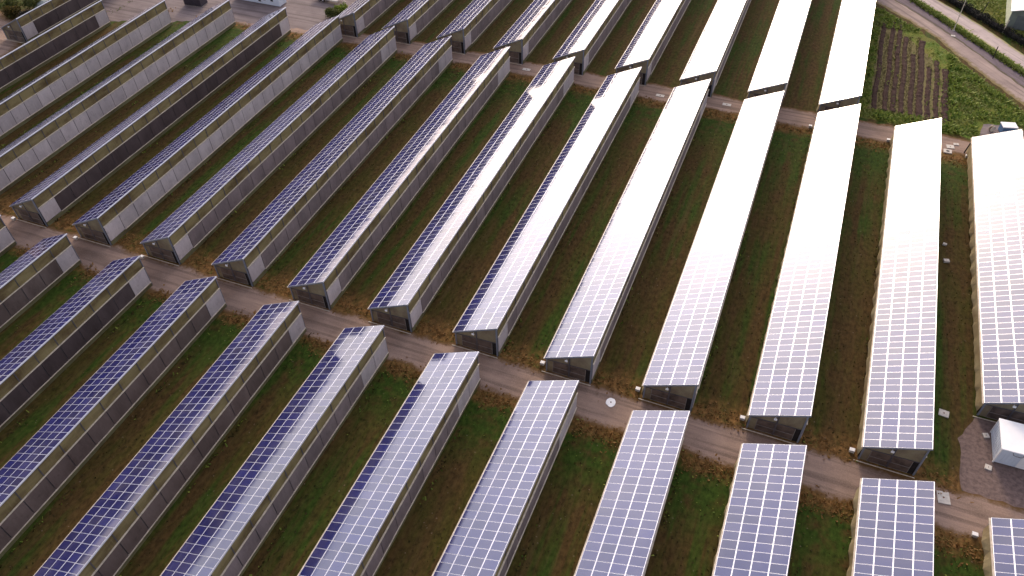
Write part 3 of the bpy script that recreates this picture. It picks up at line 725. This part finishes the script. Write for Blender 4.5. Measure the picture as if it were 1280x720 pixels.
for k, (x, y1) in enumerate(zip(beds, tops)):
    soil_row(x, 133.2 - .25 * (k > 5) * 4, y1, .50 if k not in (5, 8) else .62, M_soil, 'dark tilled soil row in the small field, ' + (NUM[k + 1] if k < 8 else 'last') + ' from the left', .03)
fr = MB()
for xa_, xb_ in zip(beds[:5], beds[1:6]):
    xm = (xa_ + xb_) / 2; y = 133.5
    while y < 164:
        tuft(fr, xm + q.uniform(-.4, .4), y, q.uniform(.04, .12), q.uniform(.06, .16), q, .02); y += .07
tag(fr.build('dry_weeds', [M_tan]), 'dry tan weeds between the tilled rows', 'weeds', kind='stuff')
fd = MB(); fy = MB(); n = 0
def infield(x, y):
    if not (11 < x < 42 and 129.6 < y < 175): return False
    lim = 174.5 - (x - 13.5) * 1.02 if x < 20.6 else 167.3 - (x - 20.6) * 1.48
    return y < lim and not (30.7 < x < 38.5 and y < 135.5)
while n < 16000:
    x, y = q.uniform(11, 42), q.uniform(129.6, 175)
    if not infield(x, y): continue
    n += 1
    if 13.3 < x < 26.2 and 133 < y < 166 and q.random() < (.985 if x < 22.3 else .90): continue
    clump = math.sin(x * .9 + 3 * math.sin(y * .35)) * math.sin(y * .7 + x * .3)
    tuft(fd if clump < .35 else fy, x, y, q.uniform(.10, .42) * (1.3 if clump < 0 else .7), q.uniform(.06, .18), q)
tag(fd.build('weeds', [M_leaf]), 'tall green weeds covering the field beside the dirt road', 'weeds', kind='stuff')
tag(fy.build('pale_weeds', [M_leafy]), 'paler yellowish weeds in patches of the field', 'weeds', kind='stuff')
# grass strip between dirt road and lane, and beyond
gv = MB(); gh = MB()
P0, P1 = Vector((18.0, 183.8)), Vector((45.5, 147.6)); d = (P1 - P0).normalized(); nn = Vector((d.y, -d.x))
for _ in range(9000):
    s = q.uniform(-4, (P1 - P0).length); o = q.gauss(0, .38)
    p = P0 + d * s - nn * (o - .25); tuft(gv if o > -.1 else gh, p.x, p.y, q.uniform(.12, .45), q.uniform(.06, .16), q)
tag(gv.build('verge_grass', [M_leaf]), 'green grass strip between the dirt road and the concrete lane', 'grass', kind='stuff')
for _ in range(9000):
    p = Vector((q.uniform(28, 48), q.uniform(160, 196)))
    if (p.x - 26.9) * .80 + (p.y - 179.5) * .6 < 2.2: continue
    tuft(gh, p.x, p.y, q.uniform(.1, .3), q.uniform(.08, .2), q)
tag(gh.build('bright_grass', [M_leafy]), 'bright yellow green grass along the lane and around the white roofed building', 'grass', kind='stuff')
# dark clipped hedge
m = MB(); core = MB()
H0, H1_ = Vector((17.5, 194.5)), Vector((47.5, 158.6)); d = (H1_ - H0).normalized(); nn = Vector((-d.y, d.x)); Lh = (H1_ - H0).length
hd = empty('hedge', (H0.x, H0.y, 0)); tag(hd, 'long dark clipped hedge running beside the concrete lane', 'hedge')
for _ in range(15000):
    s = q.uniform(0, Lh); o = q.uniform(-.85, .85); z = q.uniform(.05, 1.15 + .22 * math.sin(s * 1.1) + .15 * math.sin(s * 2.7))
    if abs(o) < .6 and z < .85: continue
    p = d * s + nn * o; a = Vector((q.gauss(0, 1), q.gauss(0, 1), q.gauss(0, 1))).normalized(); b = a.orthogonal().normalized(); e = a.cross(b); k = q.uniform(.08, .2)
    c0 = Vector((p.x, p.y, z)); m.quad([c0 - b * k, c0 + e * k * .7, c0 + b * k, c0 - e * k * .7])
m.build('foliage', [M_hedge], hd)
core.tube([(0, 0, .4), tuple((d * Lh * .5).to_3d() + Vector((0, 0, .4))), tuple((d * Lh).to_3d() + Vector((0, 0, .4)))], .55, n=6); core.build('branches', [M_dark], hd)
# bushes in the top left corner and by the yard
def bush(x, y, rad, h, label, mat=M_bush, n=1500, seed=1):
    q = random.Random(seed); r = empty('bush', (x, y, 0)); tag(r, label, 'bush')
    lobes = [(q.uniform(-.5, .5) * rad, q.uniform(-.5, .5) * rad, q.uniform(.35, .75) * h, q.uniform(.4, .65) * rad) for _ in range(7)]
    m = MB()
    for _ in range(n):
        lx, ly, lz, lr = q.choice(lobes); v = Vector((q.gauss(0, 1), q.gauss(0, 1), q.gauss(0, 1))).normalized() * lr * q.uniform(.55, 1.05)
        c0 = Vector((lx + v.x, ly + v.y, max(.05, lz + v.z * .8))); a = Vector((q.gauss(0, 1), q.gauss(0, 1), q.gauss(0, 1))).normalized(); b = a.orthogonal().normalized(); e = a.cross(b); k = q.uniform(.1, .24)
        m.quad([c0 - b * k, c0 + e * k * .6, c0 + b * k, c0 - e * k * .6])
    m.build('foliage', [mat], r)
    m = MB()
    for lx, ly, lz, lr in lobes: m.tube([(lx * .15, ly * .15, 0), (lx * .5, ly * .5, lz * .5), (lx, ly, lz)], [.07, .05, .02], n=5)
    m.build('stems', [M_bark], r)
bush(-165.5, 109.8, 2.6, 3.0, 'dark olive bush in the very top left corner', seed=2)
bush(-162.6, 108.2, 2.0, 2.2, 'lower brownish bush in front of the corner bush', M_dull, seed=3)
bush(-161.2, 112.9, 2.3, 3.0, 'bush touching the pale wrapped pile, top left', seed=4)
bush(-159.0, 108.6, 1.6, 1.6, 'small dark bush at the end of the short greenhouse', M_hedge, seed=5)
bush(-95.6, 131.0, 2.0, 2.0, 'green bush between the gravel yard and the leftmost back greenhouse', M_bush, seed=6)
bush(-95.5, 134.5, 1.8, 1.7, 'green bush at the top edge behind the yard bush', M_leaf, seed=7)
# wrapped pile
r = empty('wrapped_pile', (-159.0, 113.6, 0), R(20)); tag(r, 'pale grey tarpaulin covered pile among the bushes, top left', 'wrapped pile')
m = MB(); qq = random.Random(5); N = 10; G = {}
for i in range(N + 1):
    for j in range(N + 1):
        s, t_ = i / N * 2 - 1, j / N * 2 - 1; e = max(abs(s), abs(t_)); h = 1.7 * (1 - e ** 3.5) + qq.uniform(-.1, .1) * (e < .95)
        G[i, j] = (s * 2.3 * (.85 + .15 * e), t_ * 1.5 * (.85 + .15 * e), max(.01, h))
for i in range(N):
    for j in range(N): m.quad([G[i, j], G[i + 1, j], G[i + 1, j + 1], G[i, j + 1]])
m.build('tarpaulin', [simple('grey_tarpaulin', (.36, .40, .38), .6, .4, .25, 1.2)], r)
m = MB()
for t_ in (-.8, .8): m.tube([(t_, -1.55, .05), (t_, -1.0, 1.2), (t_, 0, 1.82), (t_, 1.0, 1.2), (t_, 1.55, .05)], .03, n=5)
m.build('rope', [M_post], r)
